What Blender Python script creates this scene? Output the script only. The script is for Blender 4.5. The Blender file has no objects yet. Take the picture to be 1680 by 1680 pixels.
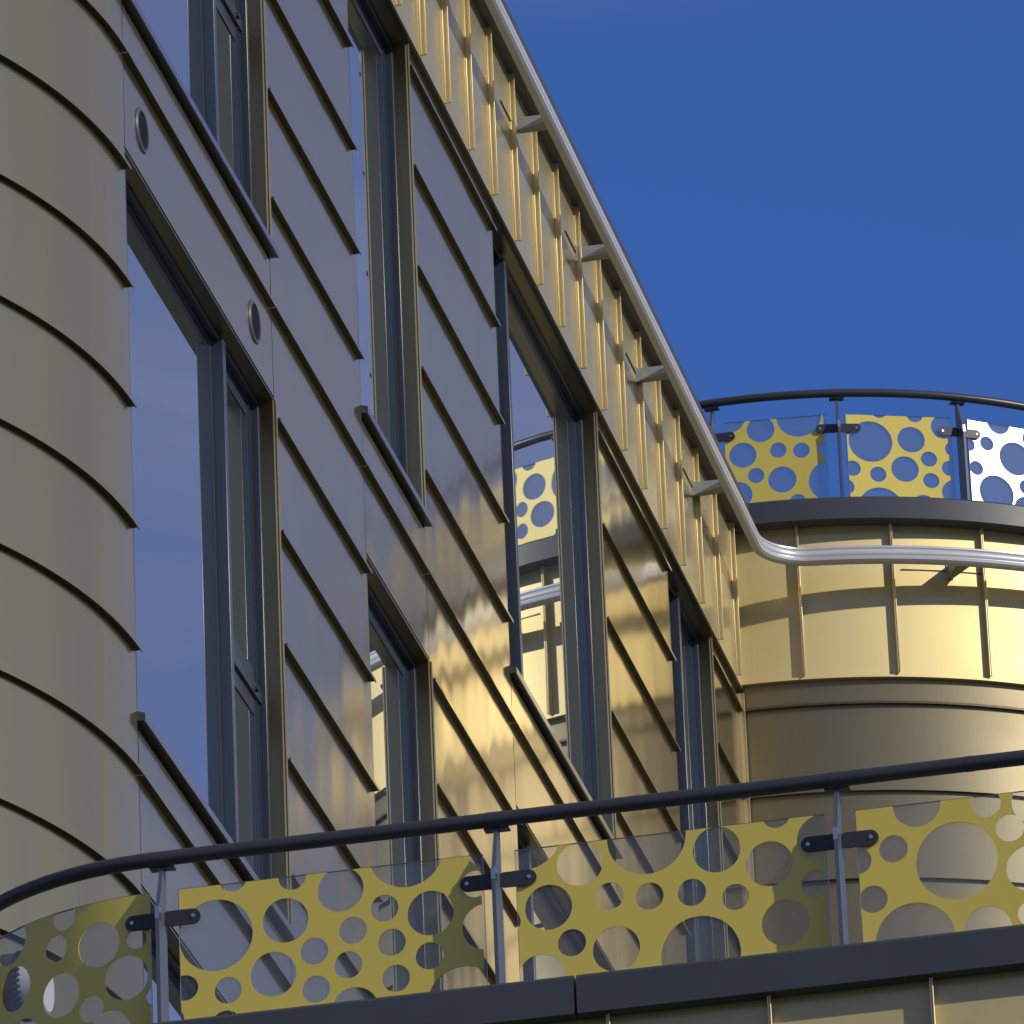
import bpy, math, random
from math import sin, cos, pi, radians, atan2, sqrt
from mathutils import Vector, Matrix
from mathutils.geometry import delaunay_2d_cdt
random.seed(7)
C = bpy.context.scene.collection

# ------------------------------------------------------------------ frame of the place
# n = metres out from the long gold facade, u = metres along it (away from the viewer), z = metres above eye level
AZ, PD, EYE = 0.19791110883, 8.00489677, 1.7
DV = Vector((sin(AZ), cos(AZ), 0)); NV = Vector((cos(AZ), -sin(AZ), 0))
def world(n, u, z): return NV * (n - PD) + DV * u + Vector((0, 0, z + EYE))

# ------------------------------------------------------------------ materials
def newmat(name):
    m = bpy.data.materials.new(name); m.use_nodes = True
    nt = m.node_tree; nt.nodes.clear()
    out = nt.nodes.new('ShaderNodeOutputMaterial')
    return m, nt, out
def node(nt, t, **kw):
    nd = nt.nodes.new(t)
    for k, v in kw.items():
        if k in nd.inputs: nd.inputs[k].default_value = v
        else: setattr(nd, k, v)
    return nd
def noise_on(nt, scale3, scale=1.0, detail=2.0, coord='Object'):
    tc = node(nt, 'ShaderNodeTexCoord'); mp = node(nt, 'ShaderNodeMapping')
    mp.inputs['Scale'].default_value = scale3
    nt.links.new(tc.outputs[coord], mp.inputs['Vector'])
    nz = node(nt, 'ShaderNodeTexNoise', Scale=scale, Detail=detail)
    nt.links.new(mp.outputs[0], nz.inputs['Vector'])
    return nz

def gold(name, base, rough, aniso, vertical_spread, metallic, ripple, ripple_scale, streak=0.06, per_sheet=False):
    m, nt, out = newmat(name); L = nt.links.new
    p = node(nt, 'ShaderNodeBsdfPrincipled')
    p.inputs['Metallic'].default_value = metallic
    p.inputs['Anisotropic'].default_value = aniso
    # brushed grain: fine vertical streaks, faint patches
    st = noise_on(nt, (150, 150, .5), 1.0, 3.0); dr_ = noise_on(nt, (2.2, 2.2, .35), 1.0, 4.0)
    pt = noise_on(nt, (1, 1, 1), 1.7, 4.0)
    cr = node(nt, 'ShaderNodeMix', data_type='RGBA')
    cr.inputs[6].default_value = (base[0]*(1-streak), base[1]*(1-streak), base[2]*(1-streak), 1)
    cr.inputs[7].default_value = (min(1, base[0]*(1+streak)), min(1, base[1]*(1+streak)), min(1, base[2]*(1+streak)), 1)
    hv = node(nt, 'ShaderNodeMath', operation='MULTIPLY_ADD'); hv.inputs[1].default_value = .28; L(dr_.outputs['Fac'], hv.inputs[0])
    h2 = node(nt, 'ShaderNodeMath', operation='MULTIPLY'); h2.inputs[1].default_value = .72; L(st.outputs['Fac'], h2.inputs[0]); L(h2.outputs[0], hv.inputs[2])
    L(hv.outputs[0], cr.inputs[0]); L(cr.outputs[2], p.inputs['Base Color'])
    ma = node(nt, 'ShaderNodeMath', operation='MULTIPLY_ADD'); ma.inputs[1].default_value = rough*.35; ma.inputs[2].default_value = rough*.82
    L(pt.outputs['Fac'], ma.inputs[0]); L(ma.outputs[0], p.inputs['Roughness'])
    if vertical_spread:
        v = node(nt, 'ShaderNodeCombineXYZ', Z=1.0); L(v.outputs[0], p.inputs['Tangent'])
    else:
        g = node(nt, 'ShaderNodeNewGeometry'); cz = node(nt, 'ShaderNodeCombineXYZ', Z=1.0)
        x = node(nt, 'ShaderNodeVectorMath', operation='CROSS_PRODUCT')
        L(g.outputs['Normal'], x.inputs[0]); L(cz.outputs[0], x.inputs[1]); L(x.outputs[0], p.inputs['Tangent'])
    rp = noise_on(nt, ripple_scale, 1.0, 1.2)
    if per_sheet:                       # every sheet between two seams buckles in its own way
        vec = rp.inputs['Vector'].links[0].from_socket; tcn = node(nt, 'ShaderNodeTexCoord'); sp_ = node(nt, 'ShaderNodeSeparateXYZ'); L(tcn.outputs['Object'], sp_.inputs[0])
        m0 = node(nt, 'ShaderNodeMath', operation='MULTIPLY_ADD'); m0.inputs[1].default_value = 1/.5635; m0.inputs[2].default_value = -17.9/.5635; L(sp_.outputs['Z'], m0.inputs[0])
        fl_ = node(nt, 'ShaderNodeMath', operation='FLOOR'); L(m0.outputs[0], fl_.inputs[0])
        wn = node(nt, 'ShaderNodeTexWhiteNoise', noise_dimensions='1D'); L(fl_.outputs[0], wn.inputs['W'])
        sc_ = node(nt, 'ShaderNodeVectorMath', operation='SCALE'); sc_.inputs['Scale'].default_value = 30; L(wn.outputs['Color'], sc_.inputs[0])
        ad_ = node(nt, 'ShaderNodeVectorMath', operation='ADD'); L(vec, ad_.inputs[0]); L(sc_.outputs[0], ad_.inputs[1]); L(ad_.outputs[0], rp.inputs['Vector'])
    b = node(nt, 'ShaderNodeBump', Strength=1.0, Distance=ripple)
    L(rp.outputs['Fac'], b.inputs['Height']); L(b.outputs[0], p.inputs['Normal'])
    L(p.outputs[0], out.inputs[0])
    return m
def paint(name, col, rough, metallic=0.0, var=0.08, scale=3.0, bump=0.0, spec=0.5):
    m, nt, out = newmat(name); L = nt.links.new
    p = node(nt, 'ShaderNodeBsdfPrincipled', Metallic=metallic, Roughness=rough)
    p.inputs['Specular IOR Level'].default_value = spec
    nz = noise_on(nt, (1, 1, 1), scale, 5.0)
    cr = node(nt, 'ShaderNodeMix', data_type='RGBA')
    cr.inputs[6].default_value = tuple(c*(1-var) for c in col) + (1,)
    cr.inputs[7].default_value = tuple(c*(1+var) for c in col) + (1,)
    L(nz.outputs['Fac'], cr.inputs[0]); L(cr.outputs[2], p.inputs['Base Color'])
    ma = node(nt, 'ShaderNodeMath', operation='MULTIPLY_ADD'); ma.inputs[1].default_value = rough*.3; ma.inputs[2].default_value = rough*.85
    L(nz.outputs['Fac'], ma.inputs[0]); L(ma.outputs[0], p.inputs['Roughness'])
    if bump:
        n2 = noise_on(nt, (1, 1, 1), 40, 3.0)
        b = node(nt, 'ShaderNodeBump', Strength=1.0, Distance=bump); L(n2.outputs['Fac'], b.inputs['Height']); L(b.outputs[0], p.inputs['Normal'])
    L(p.outputs[0], out.inputs[0])
    return m

GOLD = (.64, .535, .325)
M_WALL = gold('gold_sheet_level_grain', GOLD, .13, .88, True, .94, .0060, (1.0, 1.9, .6), .07, True)
M_CURVE = gold('gold_corner_sheet', (.66, .55, .30), .18, .8, True, .93, .0005, (1.0, 1.0, .5), .03)
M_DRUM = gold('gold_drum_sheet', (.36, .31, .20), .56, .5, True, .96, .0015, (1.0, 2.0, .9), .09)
M_SEAM = gold('dark_gold_joint_and_shade', (.11, .10, .066), .45, .2, True, .85, .0005, (2, 2, 1))  # dark strips and joints; also paints shade onto the seam undersides
M_TRIM = gold('satin_gold_trim', (.78, .65, .36), .36, .0, True, .60, .0001, (2, 2, 1), .02)
M_BAND = gold('gold_sheet_upright_grain', (.54, .445, .20), .46, .8, False, .50, .0030, (1.2, 2.2, .8))
M_FASCIA = gold('gold_fascia_sheet', (.68, .585, .345), .22, .5, False, .60, .0030, (1.2, 5.0, 2.0))
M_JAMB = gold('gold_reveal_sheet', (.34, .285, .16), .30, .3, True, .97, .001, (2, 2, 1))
M_FRAME = paint('slate_window_paint', (.048, .060, .090), .26, spec=.7)
M_SILL = paint('slate_sill_metal', (.25, .27, .36), .20, .75)
M_COPING = paint('slate_coping_paint', (.062, .069, .086), .42, var=.14, scale=1.6)
M_RAIL = paint('slate_handrail_paint', (.050, .054, .068), .34, var=.15)
M_POST = paint('slate_post_paint', (.10, .11, .15), .40)
M_CLAMP = paint('slate_clamp_paint', (.036, .040, .055), .45)
M_STEEL = paint('bright_steel', (.62, .62, .62), .30, 1.0)
M_ALU = paint('mill_aluminium', (.70, .71, .74), .36, .30, var=.05)
M_SHEET = paint('yellow_metallic_lacquer', (.80, .645, .10), .50, .10, var=.05, scale=1.2)
for _n in M_BAND.node_tree.nodes:          # clear lacquer over the upright sheets
    if _n.type == 'BSDF_PRINCIPLED': _n.inputs['Coat Weight'].default_value = 1.0; _n.inputs['Coat Roughness'].default_value = .12
for _n in M_SHEET.node_tree.nodes:
    if _n.type == 'BSDF_PRINCIPLED': _n.inputs['Coat Weight'].default_value = 1.0; _n.inputs['Coat Roughness'].default_value = .24
M_BRACKET = paint('galvanised_steel', (.42, .42, .40), .42, .55, var=.2, scale=30)
M_DARK = paint('black_gap', (.012, .012, .013), .7)
M_ROOF = paint('grey_roof_membrane', (.16, .16, .16), .9, bump=.002)
M_GROUND = paint('grey_paving', (.05, .05, .046), .85, var=.35, scale=.35, bump=.004)
M_LENS = paint('white_lamp_lens', (.85, .87, .88), .25)
M_GREYP = paint('grey_vent_plastic', (.10, .105, .14), .40)
M_BODY = paint('building_body_render', (.30, .27, .20), .8)

def window_glass():
    m, nt, out = newmat('dark_reflecting_pane'); L = nt.links.new
    p = node(nt, 'ShaderNodeBsdfPrincipled', Roughness=.010, IOR=1.6, Metallic=.9)
    p.inputs['Coat Weight'].default_value = 1.0; p.inputs['Coat Roughness'].default_value = .01
    rp = noise_on(nt, (1, 1, .6), 1.6, 1.0)
    b = node(nt, 'ShaderNodeBump', Strength=1.0, Distance=.0006)
    L(rp.outputs['Fac'], b.inputs['Height']); L(b.outputs[0], p.inputs['Normal'])
    # scattered dust specks
    sp = noise_on(nt, (1, 1, 1), 60, 0.0); cr = node(nt, 'ShaderNodeValToRGB')
    cr.color_ramp.elements[0].position = .865; cr.color_ramp.elements[1].position = .90
    cr.color_ramp.elements[0].color = (.33, .43, .56, 1); cr.color_ramp.elements[1].color = (.8, .8, .8, 1)
    L(sp.outputs['Fac'], cr.inputs[0]); L(cr.outputs[0], p.inputs['Base Color'])
    L(p.outputs[0], out.inputs[0]); return m
M_PANE = window_glass()
def clear_glass():
    m, nt, out = newmat('clear_balustrade_glass'); L = nt.links.new
    t = node(nt, 'ShaderNodeBsdfTransparent'); t.inputs[0].default_value = (.90, .915, .91, 1)
    g = node(nt, 'ShaderNodeBsdfGlossy', Roughness=.02); g.inputs[0].default_value = (.9, .9, .9, 1)
    df = node(nt, 'ShaderNodeBsdfDiffuse'); df.inputs[0].default_value = (.55, .57, .60, 1)
    fr = node(nt, 'ShaderNodeFresnel'); gi = node(nt, 'ShaderNodeNewGeometry')
    ir = node(nt, 'ShaderNodeMapRange'); ir.inputs['To Min'].default_value = 1.5; ir.inputs['To Max'].default_value = 1/1.5
    L(gi.outputs['Backfacing'], ir.inputs['Value']); L(ir.outputs[0], fr.inputs['IOR'])
    m1 = node(nt, 'ShaderNodeMixShader'); m1.inputs[0].default_value = .07
    L(t.outputs[0], m1.inputs[1]); L(df.outputs[0], m1.inputs[2])
    m2 = node(nt, 'ShaderNodeMixShader'); L(fr.outputs[0], m2.inputs[0]); L(m1.outputs[0], m2.inputs[1]); L(g.outputs[0], m2.inputs[2])
    L(m2.outputs[0], out.inputs[0]); return m
M_CLEAR = clear_glass()
M_GEDGE = paint('green_glass_edge', (.20, .27, .25), .25)

# ------------------------------------------------------------------ mesh helpers
class MB:
    def __init__(self): self.v = []; self.f = []; self.mi = []
    def add(self, vs, fs, mi=0):
        b = len(self.v); self.v += [tuple(x) for x in vs]
        for f in fs: self.f.append([b + i for i in f]); self.mi.append(mi)
    def box(self, n0, n1, u0, u1, z0, z1, mi=0):
        vs = [(n, u, z) for z in (z0, z1) for u in (u0, u1) for n in (n0, n1)]
        self.add(vs, [(0,2,3,1), (4,5,7,6), (0,1,5,4), (1,3,7,5), (3,2,6,7), (2,0,4,6)], mi)
    def hexa(self, lo, hi, mi=0):            # two quads (each 4 points, same order)
        self.add(list(lo) + list(hi), [(3,2,1,0), (4,5,6,7), (0,1,5,4), (1,2,6,5), (2,3,7,6), (3,0,4,7)], mi)
    def sweep(self, prof, path, cap=True, mi=0):
        # prof: closed list of (o, z); path: list of (n, u, on, ou)
        k = len(prof); b = len(self.v); dark = SEAM_J.get(id(prof), (0, ()))[1]
        for (pn, pu, on, ou) in path:
            for (o, z) in prof: self.v.append((pn + o*on, pu + o*ou, z))
        for i in range(len(path) - 1):
            for j in range(k):
                j2 = (j + 1) % k
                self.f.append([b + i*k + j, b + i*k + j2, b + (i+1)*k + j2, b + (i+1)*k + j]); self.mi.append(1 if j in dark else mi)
        if cap:
            self.f.append([b + j for j in range(k)][::-1]); self.mi.append(mi)
            e = b + (len(path) - 1)*k
            self.f.append([e + j for j in range(k)]); self.mi.append(mi)
    def tube(self, pts, r, seg=20, mi=0, cap=True):
        pts = [Vector(p) for p in pts]; b = len(self.v)
        for i, p in enumerate(pts):
            t = (pts[min(i+1, len(pts)-1)] - pts[max(i-1, 0)]).normalized()
            up = Vector((0, 0, 1)) if abs(t.z) < .9 else Vector((1, 0, 0))
            a = t.cross(up).normalized(); c = a.cross(t).normalized()
            for j in range(seg):
                q = 2*pi*j/seg; self.v.append(tuple(p + a*(r*cos(q)) + c*(r*sin(q))))
        for i in range(len(pts)-1):
            for j in range(seg):
                j2 = (j+1) % seg
                self.f.append([b+i*seg+j, b+i*seg+j2, b+(i+1)*seg+j2, b+(i+1)*seg+j]); self.mi.append(mi)
        if cap:
            self.f.append([b+j for j in range(seg)][::-1]); self.mi.append(mi)
            self.f.append([b+(len(pts)-1)*seg+j for j in range(seg)]); self.mi.append(mi)
    def disc_prism(self, c, axis, r0, r1, h, seg=40, mi=0, inner=0.0):
        c = Vector(c); t = Vector(axis).normalized()
        up = Vector((0, 0, 1)) if abs(t.z) < .9 else Vector((1, 0, 0))
        a = t.cross(up).normalized(); d = a.cross(t).normalized()
        ring = lambda r, k: [c + t*k + a*(r*cos(2*pi*j/seg)) + d*(r*sin(2*pi*j/seg)) for j in range(seg)]
        if inner:
            vs = ring(r0, 0) + ring(r1, h) + ring(inner, h) + ring(inner, 0)
            fs = []
            for s in range(4):
                for j in range(seg):
                    j2 = (j+1) % seg; s2 = (s+1) % 4
                    fs.append((s*seg+j, s*seg+j2, s2*seg+j2, s2*seg+j))
            self.add(vs, fs, mi)
        else:
            vs = ring(r0, 0) + ring(r1, h)
            fs = [tuple(range(seg))[::-1], tuple(range(seg, 2*seg))]
            for j in range(seg):
                j2 = (j+1) % seg; fs.append((j, j2, seg+j2, seg+j))
            self.add(vs, fs, mi)
    def build(self, name, mats, parent, angle=35, bevel=0.0):
        if not isinstance(mats, (list, tuple)): mats = [mats]
        base = Vector(parent['base']) if parent is not None else Vector((0, 0, 0))
        me = bpy.data.meshes.new(name)
        me.from_pydata([(v[0]-base.x, v[1]-base.y, v[2]-base.z) for v in self.v], [], self.f)
        for m in mats: me.materials.append(m)
        me.polygons.foreach_set('material_index', self.mi)
        me.update()
        import bmesh
        bm = bmesh.new(); bm.from_mesh(me)
        bmesh.ops.recalc_face_normals(bm, faces=bm.faces); bm.to_mesh(me); bm.free()
        me.polygons.foreach_set('use_smooth', [True]*len(me.polygons))
        me.set_sharp_from_angle(angle=radians(angle))
        o = bpy.data.objects.new(name, me); C.objects.link(o)
        if parent is not None: o.parent = parent.get('obj_ref') or parent['_o']
        if bevel:
            bv = o.modifiers.new('edge', 'BEVEL'); bv.width = bevel; bv.segments = 2; bv.limit_method = 'ANGLE'; bv.angle_limit = radians(40)
        return o

class Ref(dict): pass
def thing(name, label, cat, n, u, z, group=None):
    e = bpy.data.objects.new(name, None); C.objects.link(e)
    e.location = world(n, u, z); e.rotation_euler = (0, 0, -AZ); e.empty_display_size = .3
    e['label'] = label; e['category'] = cat
    if group: e['group'] = group
    r = Ref(); r['_o'] = e; r['base'] = (n, u, z); return r
def sub(o, ref):
    r = Ref(); r['_o'] = o; r['base'] = ref['base']; return r
def holder(name, ref):                       # an Empty part that parents its sub-parts
    e = bpy.data.objects.new(name, None); C.objects.link(e); e.parent = ref['_o']; e.empty_display_size = .1
    return sub(e, ref)

# ------------------------------------------------------------------ plan of the place
CU, CRN = 31.78, 3.10            # rounded near corner of the long facade: centre (n=-CRN, u=CU)
TU = 49.60                       # centre of the far round tower (n = 0)
TR = 2.98                        # radius of its gold upper band
ZK = [16.2 + .5645*k for k in range(0, 7)] + [16.2 - .5625*k for k in range(1, 16)]
ZB, ZC0, ZC1 = 19.72, 20.745, 20.89    # bottom of the fascia, bottom and top of the coping
BOT = -EYE
def line_u(u0, u1, step=None):
    k = 1 if not step else max(1, int((u1-u0)/step))
    return [(0, u0 + (u1-u0)*i/k, 1, 0) for i in range(k+1)]
def corner_arc(a0, a1, k=60):    # angle 0 faces out (+n), 90 faces the viewer (-u)
    return [(-CRN + CRN*cos(radians(a)), CU - CRN*sin(radians(a)), cos(radians(a)), -sin(radians(a))) for a in [a0 + (a1-a0)*i/k for i in range(k+1)]]
def tower_arc(a0, a1, k=90):     # profile offsets are radii
    return [(0, TU, sin(radians(a)), -cos(radians(a))) for a in [a0 + (a1-a0)*i/k for i in range(k+1)]]
SEAM_J = {}
def seam_profile(o, back, z0, z1, zs, e=.028):
    sr = random.Random(int(abs(o)*1000 + len(SEAM_J)*7)); w = lambda: sr.uniform(-.0012, .0012)
    p = [(back, z0), (o, z0)]; dark = set()
    for z in sorted(zs):
        if z0 + .02 < z < z1 - .02:
            dark |= {len(p), len(p)+1, len(p)+2}  # underside and inner lip faces: shade put into the colour
            p += [(o+w(), z-.004), (o+e-.004, z-.004), (o+e-.004, z-.012), (o+e, z-.012), (o+e, z+.003), (o+w(), z+.003)]
    p += [(o, z1), (back, z1)]
    SEAM_J[id(p)] = (p, dark)
    return p

# ------------------------------------------------------------------ long gold wing
wing = thing('building_wing', 'long gold metal clad building wing with tall slate framed windows and rounded near corner', 'building', -4, 38, BOT)
wm = MB()
G = .004
cols = [(34.475, 36.33), (37.69, 39.70), (42.38, 44.42), (45.73, 46.645)]
opens = [(31.785, 34.475), (36.33, 37.69), (39.70, 42.38), (44.42, 45.73)]
FL = 3.41
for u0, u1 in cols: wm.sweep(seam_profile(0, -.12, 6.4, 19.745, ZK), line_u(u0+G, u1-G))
for u0, u1 in opens:
    for k in range(3):
        zt = 17.0 - FL*k
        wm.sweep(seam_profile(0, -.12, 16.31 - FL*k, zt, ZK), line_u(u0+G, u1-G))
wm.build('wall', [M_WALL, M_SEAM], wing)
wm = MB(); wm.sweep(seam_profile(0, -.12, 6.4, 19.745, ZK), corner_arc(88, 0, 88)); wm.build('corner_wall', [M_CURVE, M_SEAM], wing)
# plinth and core behind the cladding
bd = MB()
bd.box(-9.0, -.45, CU, 46.6, BOT, 20.70)
bd.box(-9.0, -3.3, CU-2.9, CU, BOT, 20.70)
bd.sweep([(-.45, BOT), (-.2, BOT), (-.2, 20.70), (-.45, 20.70)], corner_arc(88, 0, 40))
bd.box(-.44, -.05, CU, 46.6, BOT, 6.38)
bd.build('core_wall', M_BODY, wing)
rf = MB(); rf.box(-9.0, -.3, CU-2.6, 46.6, 20.702, 20.80); rf.build('roof', M_ROOF, wing)

ct = MB(); ct.box(.001, .034, 46.600, 46.612, 8.0, ZB-.03); ct.box(.034, .038, 46.596, 46.616, 8.0, ZB-.03); ct.build('corner_trim', M_TRIM, wing)
# fascia of upright standing seams
fm = MB()
wpath = corner_arc(88, 0, 60) + line_u(CU+.02, 46.66, 3)
fm.sweep([(-.30, ZB), (.03, ZB), (.03, ZC0+.01), (-.30, ZC0+.01)], wpath)
fascia = fm.build('fascia', M_FASCIA, wing)
for i in range(-9, 17):
    u = 37.33 + .5692*i; w = .004; q = MB()
    z0 = ZB + .022 + random.uniform(-.004, .004)
    q.sweep([(.0305, z0), (.060, z0), (.060, ZC0-.002), (.0305, ZC0-.002)], [(0, u-w, 1, 0), (0, u+w, 1, 0)])
    q.sweep([(.053, z0), (.0635, z0), (.0635, ZC0-.002), (.053, ZC0-.002)], [(0, u-w-.006, 1, 0), (0, u-w-.0005, 1, 0)])
    q.sweep([(.0305, z0), (.036, z0), (.036, ZC0-.002), (.0305, ZC0-.002)], [(0, u-w-.007, 1, 0), (0, u-w-.0005, 1, 0)])
    q.build('standing_seam', M_TRIM, sub(fascia, wing), bevel=.0015)
# dark drip strip tucked under the fascia
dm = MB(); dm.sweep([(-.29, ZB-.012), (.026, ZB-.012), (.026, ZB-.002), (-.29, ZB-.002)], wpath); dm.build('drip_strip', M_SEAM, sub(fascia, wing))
cp = MB(); cp.sweep([(-.45, ZC0), (.145, ZC0), (.145, ZC1-.012), (.133, ZC1), (-.45, ZC1+.03)], corner_arc(88, 0, 60) + line_u(CU+.02, 46.62, 3))
cp.build('coping', M_COPING, wing)

# windows
def window(u0, u1, z0, z1, label=None, mull=None, sash='right', sill=True, transom=None):
    h = holder('window', wing)
    if label: h['_o']['label'] = label
    F0, G0 = -.070, -.112                       # front of the surround, face of the glass
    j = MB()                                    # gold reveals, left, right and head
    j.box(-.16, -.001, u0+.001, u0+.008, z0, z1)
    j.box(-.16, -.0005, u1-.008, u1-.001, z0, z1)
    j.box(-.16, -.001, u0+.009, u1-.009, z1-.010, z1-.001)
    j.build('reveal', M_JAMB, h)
    e = MB()                                    # bright folded edges beside the reveal
    e.box(-.0050, .0020, u1-.0095, u1-.0082, z0+.01, z1-.012); e.box(.0085, .0155, u1-.0080, u1-.0062, z0+.02, z1-.012)
    e.box(.0017, .0083, u1-.0078, u1-.0064, z0+.02, z1-.012, 1)
    e.build('edge_trim', [M_TRIM, M_SEAM], h)
    fr = MB(); a, b, s, t = u0+.009, u1-.009, z0+.03, z1-.011
    fr.box(-.16, F0, a, a+.02, s, t); fr.box(-.16, F0, b-.02, b, s, t)
    fr.box(-.16, F0-.001, a+.02, b-.02, t-.02, t); fr.box(-.16, F0-.001, a+.02, b-.02, s, s+.02)
    panes = []
    if mull:
        fr.box(-.16, -.050, mull-.025, mull+.025, s+.021, t-.021)
        panes = [(a+.02, mull-.025, sash == 'left'), (mull+.025, b-.02, sash == 'right')]
    else: panes = [(a+.02, b-.02, False)]
    fr.build('frame', M_FRAME, h, bevel=.003)
    for p0, p1, opening in panes:
        zz = [(s+.021, t-.021)]
        if opening and transom: zz = [(s+.021, transom-.03), (transom+.03, t-.021)]
        w = .085 if (opening or not mull) else .030
        w = min(w, (p1-p0)*.3)
        sm = MB()
        if opening and transom:
            sm.box(-.155, G0+.020, p0, p1, transom-.03, transom+.03); sm.box(G0+.020, G0+.034, p1-.12, p1-.085, transom-.006, transom+.012)
        for q0, q1 in zz:
            f = G0 + .006
            sm.box(-.155, f, p0, p0+w, q0, q1); sm.box(-.155, f, p1-w, p1, q0, q1)
            sm.box(-.155, f-.001, p0+w, p1-w, q0, q0+w); sm.box(-.155, f-.001, p0+w, p1-w, q1-w, q1)
            if w > .05:                         # raised gasket lines
                for k, hgt in ((.016, .006), (.060, .008)):
                    kk = k*w/.085
                    sm.box(f, f+hgt, p1-kk-.005, p1-kk, q0+.002, q1-.002); sm.box(f, f+hgt, p0+kk, p0+kk+.005, q0+.002, q1-.002)
        sm.build('sash' if opening else 'glazing_bead', M_FRAME, h)
        gm = MB()
        for q0, q1 in zz: gm.box(G0-.006, G0, p0+w+.001, p1-w-.001, q0+w+.001, q1-w-.001)
        gm.build('pane', M_PANE, h)
    bk = MB(); bk.box(-.42, -.40, u0, u1, z0, z1); bk.build('blind_back', M_DARK, h)
    if sill:
        sl = MB()
        prof = [(-.16, z0-.02), (.0, z0-.062), (.030, z0-.064), (.030, z0-.068), (.035, z0-.068), (.035, z0-.032), (.030, z0-.029), (-.16, z0+.028)]
        sl.sweep(prof, line_u(u0-.01, u1+.05), cap=False); kk = len(prof); nn_ = len(sl.v)
        sl.f += [list(range(kk))[::-1], list(range(nn_-kk, nn_))]; sl.mi += [1, 1]
        sl.build('sill', [M_SILL, M_CLAMP], h)
    return h
for k in range(3):
    z0 = 17.10 - FL*k; z1 = (ZB-.004) if k == 0 else 16.30 - FL*(k-1)
    tr = z0 + 1.05
    window(31.785, 34.475, z0, z1, None, 33.735, 'right', True, z0+1.12)
    window(36.33, 37.69, z0, z1)
    window(39.70, 42.38, z0, z1, None, 40.27, 'left')
    window(44.42, 45.73, z0, z1, None, 45.03, 'left')

# air vents on the near lintel
def vent(u, z, label):
    t = thing('air_vent', label, 'vent', 0, u, z, 'round air vents in the gold lintel')
    m = MB(); m.disc_prism((0.001, u, z), (1, 0, 0), .104, .098, .008, 48, 0, .086); m.build('ring', M_GREYP, t, 40)
    b = MB(); b.disc_prism((0.001, u, z), (1, 0, 0), .0835, .0835, .002, 40); b.build('backing', M_DARK, t)
    l = MB()
    for i in range(-4, 5):
        zz = z + i*.0165; hw = sqrt(max(0, .083**2 - (i*.0165)**2)) - .002
        if hw > .01: l.hexa([(.003, u-hw, zz+.002), (.003, u+hw, zz+.002), (.004, u+hw, zz+.006), (.004, u-hw, zz+.006)],
                            [(.007, u-hw, zz-.006), (.007, u+hw, zz-.006), (.008, u+hw, zz-.002), (.008, u-hw, zz-.002)])
    l.build('louvre', M_CLAMP, t)
vent(32.09, 16.53, 'round grey louvred air vent nearest the rounded gold corner')
vent(34.125, 16.53, 'round grey louvred air vent above the narrow opening sash of the window')

# floodlight on the rounded corner
fl = thing('floodlight', 'round dark finned floodlight with white lens behind the near yellow panel', 'lamp', -.20, 30.45, 11.98)
hb = MB(); hb.disc_prism((-.42, 30.45, 11.98), (1, 0, 0), .05, .05, .18, 24); hb.disc_prism((-.245, 30.45, 11.98), (1, 0, 0), .125, .135, .02, 48); hb.disc_prism((-.225, 30.45, 11.98), (1, 0, 0), .135, .135, .075, 48)
for i in range(36):
    q = 2*pi*i/36; cy, cz = 30.45 + .136*cos(q), 11.98 + .136*sin(q)
    hb.box(-.165, -.135, cy-.005, cy+.005, cz-.005, cz+.005)
hb.build('housing', M_CLAMP, fl)
ls = MB(); ls.disc_prism((-.149, 30.45, 11.98), (1, 0, 0), .128, .128, .075, 48); ls.disc_prism((-.074, 30.45, 11.98), (1, 0, 0), .128, .112, .016, 48); ls.build('lens', M_LENS, fl)

# ------------------------------------------------------------------ far round tower
tower = thing('round_tower', 'round gold clad tower with upright seams below a slate coping at the far end', 'building', 0, TU, BOT)
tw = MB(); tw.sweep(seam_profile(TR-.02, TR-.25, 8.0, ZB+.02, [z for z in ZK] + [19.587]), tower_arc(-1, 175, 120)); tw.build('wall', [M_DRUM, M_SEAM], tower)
tb = MB(); tb.sweep([(TR-.25, ZB+.022), (TR+.022, ZB+.022), (TR+.022, ZB+.036), (TR, ZB+.042), (TR, ZC0+.012), (TR-.25, ZC0+.012)], tower_arc(-.2, 175, 120)); bandob = tb.build('upper_band', M_BAND, tower)
for i in range(0, 16):
    a = 7.8 + 10.9*i; rb = MB()
    rb.sweep([(TR-.001, ZB+.044), (TR+.040, ZB+.044), (TR+.040, ZC0), (TR-.001, ZC0)], tower_arc(a-.08, a+.08, 1))
    rb.sweep([(TR+.034, ZB+.044), (TR+.044, ZB+.044), (TR+.044, ZC0), (TR+.034, ZC0)], tower_arc(a+.081, a+.22, 1))
    rb.build('standing_seam', M_TRIM, sub(bandob, tower), bevel=.002)
tc = MB(); tc.sweep([(TR-.6, ZC0+.002), (3.10, ZC0+.002), (3.10, ZC1-.010), (3.09, ZC1+.003), (TR-.6, ZC1+.01)], tower_arc(-6, 175, 120)); tc.build('coping', M_COPING, tower)
tf = MB(); tf.disc_prism((0, TU, 20.72), (0, 0, 1), 2.4, 2.4, .12, 64); tf.build('roof', M_ROOF, tower)
tk = MB(); tk.disc_prism((0, TU, BOT), (0, 0, 1), 2.72, 2.72, 22.3, 64); tk.box(-9, -2, TU-2.9, TU+6, BOT, 20.7); tk.build('core_wall', M_BODY, tower)

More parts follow.
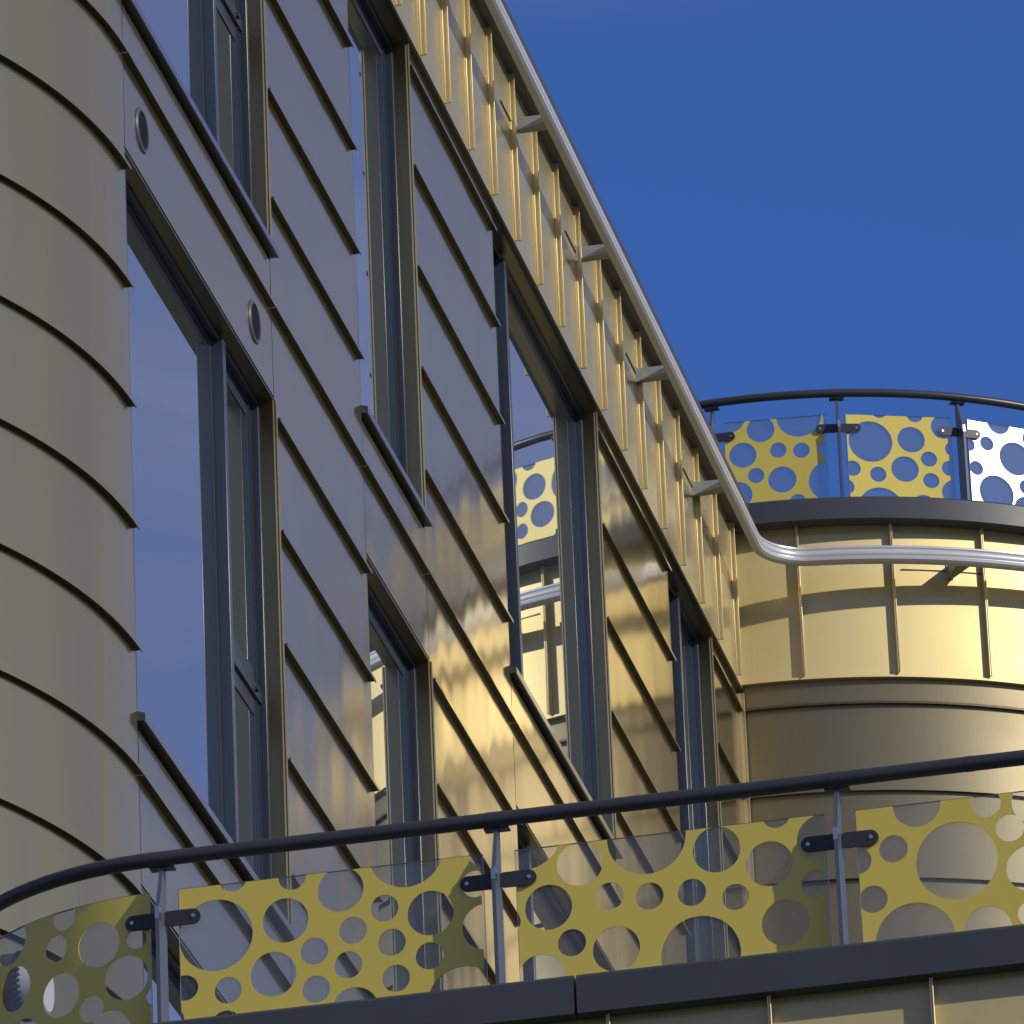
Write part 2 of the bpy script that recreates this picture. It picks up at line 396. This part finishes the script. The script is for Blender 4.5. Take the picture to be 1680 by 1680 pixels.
# ------------------------------------------------------------------ maintenance rail of bright aluminium
RN, RT, FR, ZR = .247, 3.222, .35, 20.452
fu = TU - sqrt((RT+FR)**2 - (RN+FR)**2); fn = RN + FR
path = [(RN, u, 1, 0) for u in (30.0, 34.0, 38.0, 42.0, fu)]
a_end = atan2(TU-fu, fn)                      # fillet sweeps from facing the wall to facing the tower centre
for i in range(1, 19):
    q = i/18*( pi/2 - atan2(fn, TU-fu))       # turn angle
    path.append((fn - FR*cos(q), fu + FR*sin(q), cos(q), -sin(q)))
t0 = math.degrees(atan2(fn, TU-fu))
for i in range(1, 70):
    a = radians(t0 + (130-t0)*i/69)
    path.append((RT*sin(a), TU-RT*cos(a), sin(a), -cos(a)))
prof = [(-.022, .052), (.012, .052), (.020, .046), (.020, .037), (.010, .034), (.010, .027), (.026, .024), (.034, .012), (.036, -.004), (.031, -.015), (.026, -.017), (.026, -.022), (.032, -.025), (.028, -.042), (.014, -.054), (-.022, -.056), (-.022, -.012), (-.010, -.010), (-.010, .012), (-.022, .014)]
rail = thing('maintenance_rail', 'bright aluminium maintenance rail running on brackets below the roof edge', 'rail', RN, 40, ZR)
rm = MB(); rm.sweep([(o, z+ZR) for o, z in prof], path); rm.build('rail', M_ALU, rail, 32)
def bracket(P, R0):
    """twisted flat bar: upright where it is bolted to the wall, lying flat under the rail. P(o, s, z)"""
    m = MB(); N = 10; rings = []
    for i in range(N+1):
        t = i/N; o = R0 + .001 + t*.232
        w0, w1 = -.012 + t*.040, .016 + t*.140; zb, zt = 20.405 + t*.068, 20.490 + t*.014
        rings.append([P(o, w0, zb + .55*(1-t)*0), P(o, w0, zt), P(o, w1, zt), P(o, w1, zb)])
    m.v = [v for r in rings for v in r]
    for i in range(N):
        for j in range(4):
            j2 = (j+1) % 4; m.f.append([i*4+j, i*4+j2, i*4+4+j2, i*4+4+j])
    m.f += [[3, 2, 1, 0], [N*4+j for j in range(4)]]; m.mi = [0]*len(m.f)
    m.hexa([P(R0, -.020, 20.400), P(R0+.006, -.020, 20.400), P(R0+.006, .022, 20.400), P(R0, .022, 20.400)],
           [P(R0, -.020, 20.500), P(R0+.006, -.020, 20.500), P(R0+.006, .022, 20.500), P(R0, .022, 20.500)])
    b = m.build('bracket', M_BRACKET, rail, 25)
    k = MB()
    for s0, s1 in ((-.30, -.021), (.023, .21)):
        k.hexa([P(R0+.0005, s0, 20.452), P(R0+.006, s0, 20.452), P(R0+.006, s1, 20.452), P(R0+.0005, s1, 20.452)],
               [P(R0+.0005, s0, 20.459), P(R0+.006, s0, 20.459), P(R0+.006, s1, 20.459), P(R0+.0005, s1, 20.459)])
        if R0 < 1: break
    k.build('cleat', M_SEAM, sub(b, rail))
for i in range(-4, 4):
    u = 40.215 + 1.672*i
    bracket(lambda o, s, z, u=u: (o, u+s, z), .0305)
for a in (25.6, 57.0, 88.0):
    bracket(lambda o, s, z, a=a: (lambda q: (o*sin(q), TU-o*cos(q), z))(radians(a) + s/TR), TR)

# ------------------------------------------------------------------ pierced balustrade panels
def pierced(name, holes, s0, s1, z0, z1, place, parent, mat, th=.003, cols_step=None):
    """flat sheet s0..s1 by z0..z1 with round holes; place(s, z, depth) -> (n, u, z)"""
    vs, es = [], []
    def loop(pts):
        b = len(vs); vs.extend(Vector(p) for p in pts); k = len(pts)
        es.extend((b+i, b+(i+1) % k) for i in range(k))
    k = 1 if not cols_step else max(1, int((s1-s0)/cols_step))
    top = [(s0+(s1-s0)*i/k, z1) for i in range(k+1)]; bot = [(s0+(s1-s0)*i/k, z0) for i in range(k+1)]
    loop(bot + top[::-1])
    for i in range(1, k): es.append((i, 2*k+1-i))
    for x, y, r in holes:
        if x + r < s0 or x - r > s1 or y + r < z0 or y - r > z1: continue
        seg = 40 if r < .07 else 64
        loop([(x + r*cos(2*pi*i/seg+.01), y + r*sin(2*pi*i/seg+.01)) for i in range(seg)])
    ov, oe, of, *_ = delaunay_2d_cdt(vs, es, [], 0, 1e-6)
    keep = []
    for f in of:
        cx = sum(ov[i].x for i in f)/3; cy = sum(ov[i].y for i in f)/3
        if not (s0 < cx < s1 and z0 < cy < z1): continue
        if any((cx-x)**2 + (cy-y)**2 < (r*.9995)**2 for x, y, r in holes): continue
        keep.append(list(f))
    used = sorted({i for f in keep for i in f}); ix = {v: i for i, v in enumerate(used)}
    keep = [[ix[i] for i in f] for f in keep]; P = [ov[i] for i in used]; N = len(P)
    m = MB(); m.v = [place(p.x, p.y, 0) for p in P] + [place(p.x, p.y, th) for p in P]
    cnt = {}
    for f in keep:
        for a, b in zip(f, f[1:]+f[:1]): cnt[(a, b)] = 1
    for f in keep: m.f += [f, [i+N for i in reversed(f)]]
    for (a, b) in cnt:
        if (b, a) not in cnt: m.f.append([b, a, a+N, b+N])
    m.mi = [0]*len(m.f)
    return m.build(name, mat, parent, 30)

def glass_panel(label, holes, s0, s1, z0, z1, place, ref, step=None, gx0=0, gx1=0):
    m = MB(); k = 1 if not step else max(1, int((s1-s0)/step))
    a, b = s0-gx0, s1+gx1
    g = [a+(b-a)*i/k for i in range(k+1)]
    for i in range(k+1):
        for (z, d) in ((z0, 0), (z1+.004, 0), (z1+.004, .012), (z0, .012)): m.v.append(place(g[i], z, .005 + d))
    for i in range(k):
        for j in range(4):
            j2 = (j+1) % 4; m.f.append([i*4+j, i*4+j2, (i+1)*4+j2, (i+1)*4+j]); m.mi.append(1 if j == 1 else 0)
    m.f += [[3, 2, 1, 0], [k*4+j for j in range(4)]]; m.mi += [1, 1]
    o = m.build('glass_panel', [M_CLEAR, M_GEDGE], ref, 30)
    if label: o['label'] = label
    pierced('pierced_sheet', holes, s0, s1, z0, z1, place, sub(o, ref), M_SHEET, cols_step=step)
    return o

def pill(m, place, s0, s1, zc, h, d0, d1):
    r = h/2; pts = []
    for i in range(13): q = pi/2 + pi*i/12; pts.append((s0 + r + r*cos(q), zc + r*sin(q)))
    for i in range(13): q = -pi/2 + pi*i/12; pts.append((s1 - r + r*cos(q), zc + r*sin(q)))
    k = len(pts); vs = [place(s, z, d0) for s, z in pts] + [place(s, z, d1) for s, z in pts]
    m.add(vs, [tuple(range(k))[::-1], tuple(range(k, 2*k))] + [(i, (i+1) % k, k+(i+1) % k, k+i) for i in range(k)])

def post(ref, place, s, zbot, ztop, front=-.085, back=.03, w=.007, zclamp=None, cl=None, cr=None):
    """flat bar standing on edge, narrowing to the top; place(s, z, depth) with depth growing inwards"""
    m = MB()
    zs = [zbot, ztop-.20, ztop]; fr = [front, front, back-.035]
    for k in range(2):
        lo = [place(s-w, zs[k], fr[k]), place(s+w, zs[k], fr[k]), place(s+w, zs[k], back), place(s-w, zs[k], back)]
        hi = [place(s-w, zs[k+1], fr[k+1]), place(s+w, zs[k+1], fr[k+1]), place(s+w, zs[k+1], back), place(s-w, zs[k+1], back)]
        m.hexa(lo, hi)
    lo = [place(s+a, ztop-.001, b) for a, b in ((-.045, -.012), (.045, -.012), (.045, .028), (-.045, .028))]
    hi = [place(s+a, ztop+.006, b) for a, b in ((-.045, -.012), (.045, -.012), (.045, .028), (-.045, .028))]
    m.hexa(lo, hi)
    p = m.build('post', M_POST, ref, 20)
    if zclamp:
        c = MB(); half = .1385
        if cl: pill(c, cl, -half, .004, zclamp, .057, -.014, -.005)
        if cr: pill(c, cr, -.004, half, zclamp, .057, -.014, -.005)
        co = c.build('clamp', M_CLAMP, ref, 20)
        for pl, x in ((cl, -half+.026), (cr, half-.026)):
            if pl:
                b = MB()
                a0 = Vector(pl(x, zclamp, -.014)); a1 = Vector(pl(x, zclamp, -.018))
                b.disc_prism(a0, a1-a0, .0085, .0075, .004, 16); b.build('bolt', M_STEEL, sub(co, ref))
        # bright weld tab where the bar meets the clamp
        wt = MB()
        wt.hexa([place(s-w-.001, zclamp-.026, front-.001), place(s+w+.001, zclamp-.026, front-.001), place(s+w+.001, zclamp-.026, front+.03), place(s-w-.001, zclamp-.026, front+.03)],
                [place(s-w-.001, zclamp+.020, front-.001), place(s+w+.001, zclamp+.020, front-.001), place(s+w+.001, zclamp+.020, front+.03), place(s-w-.001, zclamp+.020, front+.03)])
        wt.build('weld_tab', M_STEEL, sub(p, ref))
    return p

H_P1 = [(1.377, 10.883, 0.135), (1.444, 11.092, 0.05), (1.26, 10.697, 0.048), (1.416, 10.67, 0.05), (1.582, 10.711, 0.084), (1.406, 10.538, 0.056), (1.207, 10.581, 0.047), (1.632, 10.909, 0.084), (1.661, 11.073, 0.051), (1.836, 11.002, 0.084), (2.077, 11.118, 0.136), (1.993, 10.912, 0.051), (1.876, 10.842, 0.051), (1.733, 10.78, 0.051), (1.855, 10.714, 0.051), (2.015, 10.78, 0.051), (2.159, 10.874, 0.084), (2.15, 10.713, 0.051), (1.736, 10.636, 0.051), (2.026, 10.643, 0.051), (1.874, 10.542, 0.085), (2.325, 10.965, 0.051), (2.359, 10.8, 0.087), (2.27, 10.521, 0.138), (2.357, 11.077, 0.051)]
H_P2 = [(2.585, 10.844, 0.085), (2.704, 10.995, 0.083), (2.947, 11.068, 0.142), (3.196, 10.988, 0.086), (3.382, 10.912, 0.084), (2.806, 10.86, 0.051), (2.948, 10.842, 0.051), (3.1, 10.838, 0.051), (3.255, 10.802, 0.049), (2.663, 10.701, 0.051), (2.821, 10.659, 0.085), (3.121, 10.603, 0.143), (2.549, 10.587, 0.084), (2.508, 11.132, 0.137), (2.432, 10.804, 0.051), (3.428, 10.684, 0.086), (3.414, 11.093, 0.05), (3.57, 10.985, 0.087), (3.542, 10.817, 0.051)]
H_P3 = [(3.915, 11.071, 0.085), (4.161, 11.044, 0.052), (3.824, 10.914, 0.051), (4.045, 10.843, 0.145), (4.239, 10.942, 0.051), (4.303, 10.784, 0.086), (3.742, 10.734, 0.051), (3.693, 10.884, 0.051), (3.883, 10.561, 0.143), (4.138, 10.574, 0.086), (4.297, 10.615, 0.05), (4.335, 11.032, 0.084), (4.52, 10.93, .138), (4.44, 10.70, .051), (4.56, 10.68, .051), (4.70, 10.72, .085), (4.52, 10.52, .085), (4.74, 10.98, .084), (4.48, 11.13, .05)]
H_P0 = [(-14.14, 10.911, 0.084), (-8.03, 10.766, 0.084), (-23.83, 10.757, 0.084), (-37.24, 10.846, 0.084), (-16.14, 10.673, 0.051), (-24.77, 10.938, 0.051), (-22.54, 11.051, 0.051), (-5.53, 10.905, 0.037), (-38.83, 11.04, 0.093), (-12.04, 10.57, 0.084), (-34.87, 10.634, 0.084), (-1.5, 10.68, 0.037), (-50, 10.93, .084), (-58, 10.76, .084), (-66, 10.95, .051), (-74, 10.8, .084), (-47, 10.72, .051)]
H_A = [(0.061, 21.391, 0.084), (0.178, 21.554, 0.086), (0.28, 21.406, 0.051), (0.422, 21.391, 0.051), (0.135, 21.248, 0.051), (0.295, 21.206, 0.087), (0.418, 21.623, 0.139), (0.021, 21.127, 0.086), (0.383, 21.049, 0.051), (0.592, 21.173, 0.136), (0.577, 21.39, 0.051), (-0.029, 21.662, 0.12)]
H_B = [(0.854, 21.438, 0.137), (1.111, 21.46, 0.086), (0.92, 21.651, 0.051), (1.143, 21.63, 0.051), (1.061, 21.26, 0.086), (1.216, 21.333, 0.051), (1.222, 21.188, 0.051), (0.891, 21.219, 0.051), (0.732, 21.254, 0.051), (0.895, 20.991, 0.139), (0.686, 21.129, 0.051), (1.167, 21.012, 0.077), (1.32, 21.554, 0.079), (1.373, 21.406, 0.051), (1.344, 21.274, 0.051), (1.371, 21.112, 0.086)]
H_C = [(1.699, 21.633, 0.079), (1.608, 21.476, 0.048), (1.478, 21.45, 0.045), (1.804, 21.403, 0.112), (1.523, 21.297, 0.048), (1.655, 21.148, 0.120), (1.87, 21.22, .051), (1.97, 21.33, .051), (1.95, 21.55, .085), (2.04, 21.18, .085), (1.86, 21.07, .085)]

# railing on the round tower
TRR, ZTR = 2.735, 21.75
tr = thing('tower_railing', 'curved slate handrail with yellow pierced glass panels on the round tower roof', 'railing', 0, TU, 20.89)
hr = MB(); hr.tube([(TRR*sin(radians(a)), TU-TRR*cos(radians(a)), ZTR) for a in [-14 + 134*i/100 for i in range(101)]], .0265); hr.build('handrail', M_RAIL, tr, 40)
def chord(a0, a1, R=2.71):
    p0 = Vector((R*sin(radians(a0)), TU-R*cos(radians(a0)), 0)); p1 = Vector((R*sin(radians(a1)), TU-R*cos(radians(a1)), 0))
    t = (p1-p0).normalized(); inn = Vector((-(t.y), t.x, 0))
    if (Vector((0, TU, 0))-p0).dot(inn) < 0: inn = -inn
    w = (p1-p0).length; arc = radians(a1-a0)*R; s_mid = radians((a0+a1)/2)*R
    mid = (p0+p1)/2
    return (lambda s, z, d: tuple(mid + t*(s-s_mid) + inn*d + Vector((0, 0, z)))), s_mid-w/2, s_mid+w/2
pan = [(-1.0, 12.0, H_A, None), (14.95, 28.7, H_B, None), (31.3, 44.4, H_C, 'sunstruck glass panel shining white'), (47.4, 60.5, [(x+1.64, y, r) for x, y, r in H_B], None)]
for a0, a1, hl, lb in pan:
    pl, s0, s1 = chord(a0, a1)
    glass_panel(lb, hl, s0, s1, 20.94, 21.617, pl, tr, None, .004, .012)
TP = [-2.5, 13.88, 30.05, 46.0, 62.0]
def radial(a, R=2.71):
    e = Vector((sin(radians(a)), -cos(radians(a)), 0)); t = Vector((cos(radians(a)), sin(radians(a)), 0)); c0 = Vector((0, TU, 0)) + e*R
    return lambda s, z, d: tuple(c0 + t*s - e*d + Vector((0, 0, z)))
for i, a in enumerate(TP):
    post(tr, radial(a), 0, 20.86, ZTR-.030, zclamp=21.52, cl=radial(a-2.2) if False else (lambda s, z, d, f=radial(a), g=radial(a): f(s, z, d + abs(s)*.045)), cr=(lambda s, z, d, f=radial(a): f(s, z, d + abs(s)*.045)))

# ------------------------------------------------------------------ near terrace wing and its railing
DU, DCU, DCN, DR = 27.36, 28.37, 1.18, 1.01
def front_path(n0, a_end=90, u_end=30.2, k=40):
    p = [(n0, DU, 0, -1), (4.0, DU, 0, -1), (DCN+.02, DU, 0, -1)]
    for i in range(k+1):
        a = radians(a_end*i/k); p.append((DCN - DR*sin(a), DCU - DR*cos(a), -sin(a), -cos(a)))
    if u_end: p.append((DCN-DR, u_end, -1, 0))
    return p
ZDC1, ZDC0 = 10.437, 10.294
terr = thing('terrace_wing', 'lower gold clad terrace wing in front with slate coping and upright seams', 'building', 3.5, 29.5, BOT)
FP = front_path(7.4)
m = MB()
m.sweep([(-.30, ZDC0-.002), (.355, ZDC0-.002), (.355, ZDC1-.012), (.343, ZDC1), (-.30, ZDC1+.012)], [(7.4, DU, 0, -1), (2.745, DU, 0, -1)])
m.sweep([(-.30, ZDC0-.002), (.355, ZDC0-.002), (.355, ZDC1-.012), (.343, ZDC1), (-.30, ZDC1+.012)], [(2.735, DU, 0, -1)] + FP[2:])
cpo = m.build('coping', M_COPING, terr)
m = MB(); m.sweep([(0, 9.3), (.285, 9.3), (.285, ZDC0+.02), (0, ZDC0+.02)], FP)
m.sweep([(.2, 9.26), (.31, 9.26), (.31, 9.29), (.2, 9.29)], FP)
bo = m.build('upper_band', M_BAND, terr)
for i in range(-2, 8):
    nn = 2.842 + .5665*i; m = MB()
    m.sweep([(.284, 9.30), (.325, 9.30), (.325, ZDC0-.004), (.284, ZDC0-.004)], [(nn+.004, DU, 0, -1), (nn-.004, DU, 0, -1)])
    m.sweep([(.319, 9.30), (.329, 9.30), (.329, ZDC0-.004), (.319, ZDC0-.004)], [(nn+.011, DU, 0, -1), (nn+.0045, DU, 0, -1)])
    m.build('standing_seam', M_TRIM, sub(bo, terr), bevel=.002)
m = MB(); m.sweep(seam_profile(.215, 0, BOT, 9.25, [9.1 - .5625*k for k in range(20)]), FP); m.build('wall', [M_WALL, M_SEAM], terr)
m = MB(); m.box(.3, 7.3, 27.5, 31.0, BOT, 10.10); m.build('core_wall', M_BODY, terr)
m = MB(); m.box(.2, 7.3, 27.45, 31.2, 10.102, 10.22); m.build('roof', M_ROOF, terr)

ZD = 11.19
dr = thing('terrace_railing', 'slate handrail with yellow pierced glass panels along the near terrace edge', 'railing', 2.4, 27.36, 10.44)
hr = MB(); hr.tube([(p[0], p[1], ZD) for p in FP[:-1]] + [(DCN-DR, 29.0, ZD), (DCN-DR, 30.2, ZD)], .0275, 24)
for nn in (2.41+.0, 3.64, 4.1): hr.tube([(nn-.03 if nn < 4 else nn, DU, ZD), (nn+.03, DU, ZD)], .0285, 24)
hr.build('handrail', M_RAIL, dr, 40)
flat = lambda s, z, d: (s, DU + .022 + d, z)
for s0, s1, hl, lb in ((1.245, 2.345, H_P1, None), (2.474, 3.578, H_P2, None), (3.698, 4.80, H_P3, None), (4.92, 6.02, [(x+2.446, y, r) for x, y, r in H_P2], None)):
    glass_panel(lb, hl, s0, s1, 10.40, 11.073, flat, dr, None, .004, .008)
RA = DR - .022
def bent(s, z, d):                         # s = arc metres, negative round the corner
    a = -s/RA
    if a < 0: return (DCN + s, DCU - (RA-d), z)
    return (DCN - (RA-d)*sin(a), DCU - (RA-d)*cos(a), z)
glass_panel('shaded curved panel at the rounded corner', [(radians(x)*RA, y, r) for x, y, r in H_P0], -1.48, -.045, 10.40, 11.073, bent, dr, .04)
for nn in (1.187, 2.41, 3.637, 4.86, 6.08):
    pl = (lambda s, z, d, n0=nn: (n0+s, DU+.022+d, z))
    if nn < 1.3: cl = (lambda s, z, d: (lambda q: q)((bent(s + (1.187-DCN), z, d))))
    else: cl = pl
    post(dr, pl, 0, 10.40, ZD-.030, front=-.095, back=.02, zclamp=10.962, cl=cl, cr=pl)
a = radians(88)
pl = (lambda s, z, d: bent(-1.55 + s, z, d))
post(dr, pl, 0, 10.40, ZD-.030, front=-.095, back=.02, zclamp=10.962, cl=pl, cr=pl)

# ------------------------------------------------------------------ ground
g = MB(); s = 900
g.add([(-s, -s, -.004), (s, -s, -.004), (s, s, -.004), (-s, s, -.004)], [(0, 1, 2, 3)])
go = g.build('ground', M_GROUND, None); go['kind'] = 'structure'

# ------------------------------------------------------------------ light
SAZ, SEL = radians(57), radians(26)        # sun: degrees to the right of straight behind the viewer, elevation
sd = Vector((sin(SAZ)*cos(SEL), -cos(SAZ)*cos(SEL), sin(SEL)))
sl = bpy.data.lights.new('sun', 'SUN'); sl.energy = 2.5; sl.angle = radians(.53); sl.color = (1, .93, .80)
so = bpy.data.objects.new('sun', sl); C.objects.link(so); so.rotation_euler = sd.to_track_quat('Z', 'Y').to_euler(); so.location = (20, -20, 60)

w = bpy.data.worlds.new('World'); bpy.context.scene.world = w; w.use_nodes = True
nt = w.node_tree; nt.nodes.clear(); L = nt.links.new
out = nt.nodes.new('ShaderNodeOutputWorld'); bg = nt.nodes.new('ShaderNodeBackground'); bg.inputs['Strength'].default_value = .118
sky = nt.nodes.new('ShaderNodeTexSky'); sky.sky_type = 'NISHITA'; sky.sun_disc = False
sky.sun_elevation = SEL; sky.sun_rotation = atan2(sd.x, sd.y); sky.altitude = 100; sky.air_density = 1.0; sky.dust_density = 0; sky.ozone_density = 10
tc = nt.nodes.new('ShaderNodeTexCoord'); mp = nt.nodes.new('ShaderNodeMapping'); mp.inputs['Scale'].default_value = (1, 1, 2.6)
L(tc.outputs['Generated'], mp.inputs['Vector'])
nz = nt.nodes.new('ShaderNodeTexNoise'); nz.inputs['Scale'].default_value = 5.0; nz.inputs['Detail'].default_value = 7; nz.inputs['Roughness'].default_value = .55; nz.inputs['Distortion'].default_value = .6
L(mp.outputs[0], nz.inputs['Vector'])
cr = nt.nodes.new('ShaderNodeValToRGB'); cr.color_ramp.elements[0].position = .50; cr.color_ramp.elements[1].position = .78
L(nz.outputs['Fac'], cr.inputs[0])
# thin high cloud everywhere except the clear blue patch ahead of the viewer
vd = nt.nodes.new('ShaderNodeVectorMath'); vd.operation = 'DOT_PRODUCT'
vd.inputs[1].default_value = Vector((sin(radians(-3))*cos(radians(21)), cos(radians(-3))*cos(radians(21)), sin(radians(21))))
nrm = nt.nodes.new('ShaderNodeVectorMath'); nrm.operation = 'NORMALIZE'; L(tc.outputs['Generated'], nrm.inputs[0]); L(nrm.outputs[0], vd.inputs[0])
rg = nt.nodes.new('ShaderNodeMapRange'); rg.interpolation_type = 'SMOOTHSTEP'
rg.inputs['From Min'].default_value = cos(radians(7)); rg.inputs['From Max'].default_value = cos(radians(30)); rg.inputs['To Min'].default_value = 0; rg.inputs['To Max'].default_value = 1
L(vd.outputs['Value'], rg.inputs['Value'])
ad = nt.nodes.new('ShaderNodeMath'); ad.operation = 'MULTIPLY_ADD'; ad.inputs[1].default_value = .62; ad.inputs[2].default_value = .36; L(cr.outputs[0], ad.inputs[0])
mm = nt.nodes.new('ShaderNodeMath'); mm.operation = 'MULTIPLY'; L(ad.outputs[0], mm.inputs[0]); L(rg.outputs[0], mm.inputs[1])
d2 = nt.nodes.new('ShaderNodeVectorMath'); d2.operation = 'DOT_PRODUCT'; d2.inputs[1].default_value = Vector((sin(radians(100)), cos(radians(100)), 0)); L(nrm.outputs[0], d2.inputs[0])
r2_ = nt.nodes.new('ShaderNodeMapRange'); r2_.inputs['From Min'].default_value = -.2; r2_.inputs['From Max'].default_value = .85; L(d2.outputs['Value'], r2_.inputs['Value'])
cc = nt.nodes.new('ShaderNodeMix'); cc.data_type = 'RGBA'; cc.inputs[6].default_value = (1.6, 1.25, .82, 1); cc.inputs[7].default_value = (3.6, 3.15, 2.2, 1); L(r2_.outputs[0], cc.inputs[0])
r3_ = nt.nodes.new('ShaderNodeMapRange'); r3_.interpolation_type = 'SMOOTHSTEP'; r3_.inputs['From Min'].default_value = cos(radians(22)); r3_.inputs['From Max'].default_value = cos(radians(50)); L(vd.outputs['Value'], r3_.inputs['Value'])
c2 = nt.nodes.new('ShaderNodeMix'); c2.data_type = 'RGBA'; c2.inputs[6].default_value = (3.25, 3.15, 3.55, 1); L(r3_.outputs[0], c2.inputs[0]); L(cc.outputs[2], c2.inputs[7])
mx = nt.nodes.new('ShaderNodeMix'); mx.data_type = 'RGBA'; L(c2.outputs[2], mx.inputs[7])
hs = nt.nodes.new('ShaderNodeHueSaturation'); hs.inputs['Hue'].default_value = .512; hs.inputs['Saturation'].default_value = 1.04; hs.inputs['Value'].default_value = 1.03; L(sky.outputs[0], hs.inputs['Color'])
sx = nt.nodes.new('ShaderNodeSeparateXYZ'); L(nrm.outputs[0], sx.inputs[0])
wz = nt.nodes.new('ShaderNodeMapRange'); wz.interpolation_type = 'SMOOTHSTEP'; wz.inputs['From Min'].default_value = sin(radians(26.9)); wz.inputs['From Max'].default_value = sin(radians(28.6)); L(sx.outputs['Z'], wz.inputs['Value'])
wx = nt.nodes.new('ShaderNodeMapRange'); wx.interpolation_type = 'SMOOTHSTEP'; wx.inputs['From Min'].default_value = .050; wx.inputs['From Max'].default_value = .005; L(sx.outputs['X'], wx.inputs['Value'])
n3 = nt.nodes.new('ShaderNodeTexNoise'); n3.inputs['Scale'].default_value = 40; n3.inputs['Detail'].default_value = 5; L(mp.outputs[0], n3.inputs['Vector'])
w1 = nt.nodes.new('ShaderNodeMath'); w1.operation = 'MULTIPLY'; L(wz.outputs[0], w1.inputs[0]); L(wx.outputs[0], w1.inputs[1])
w2 = nt.nodes.new('ShaderNodeMath'); w2.operation = 'MULTIPLY'; L(w1.outputs[0], w2.inputs[0]); L(n3.outputs['Fac'], w2.inputs[1])
w3 = nt.nodes.new('ShaderNodeMath'); w3.operation = 'MULTIPLY'; w3.inputs[1].default_value = .55; L(w2.outputs[0], w3.inputs[0])
wm_ = nt.nodes.new('ShaderNodeMath'); wm_.operation = 'MAXIMUM'; L(w3.outputs[0], wm_.inputs[0]); L(mm.outputs[0], wm_.inputs[1])
L(wm_.outputs[0], mx.inputs[0]); L(hs.outputs[0], mx.inputs[6]); L(mx.outputs[2], bg.inputs[0]); L(bg.outputs[0], out.inputs[0])

# ------------------------------------------------------------------ camera
F, PITCH, ROLL = 13921.755806684932, 0.41722773333728425, -0.04224339198963311
fwd = Vector((0, cos(PITCH), sin(PITCH))); up = Vector((0, -sin(PITCH), cos(PITCH))); rt = Vector((1, 0, 0))
r2 = rt*cos(ROLL) + up*sin(ROLL); u2 = -rt*sin(ROLL) + up*cos(ROLL)
cam = bpy.data.cameras.new('camera'); cam.sensor_width = 36; cam.lens = F/1680*36; cam.clip_start = .5; cam.clip_end = 3000
co = bpy.data.objects.new('camera', cam); C.objects.link(co)
M = Matrix((r2, u2, -fwd)).transposed().to_4x4(); M.translation = Vector((0, 0, EYE)); co.matrix_world = M
sc = bpy.context.scene; sc.camera = co
sc.render.engine = 'CYCLES'
sc.cycles.max_bounces = 10; sc.cycles.transparent_max_bounces = 16; sc.cycles.sample_clamp_indirect = 6
sc.view_settings.view_transform = 'Standard'; sc.view_settings.look = 'None'; sc.view_settings.exposure = 0; sc.view_settings.gamma = 1
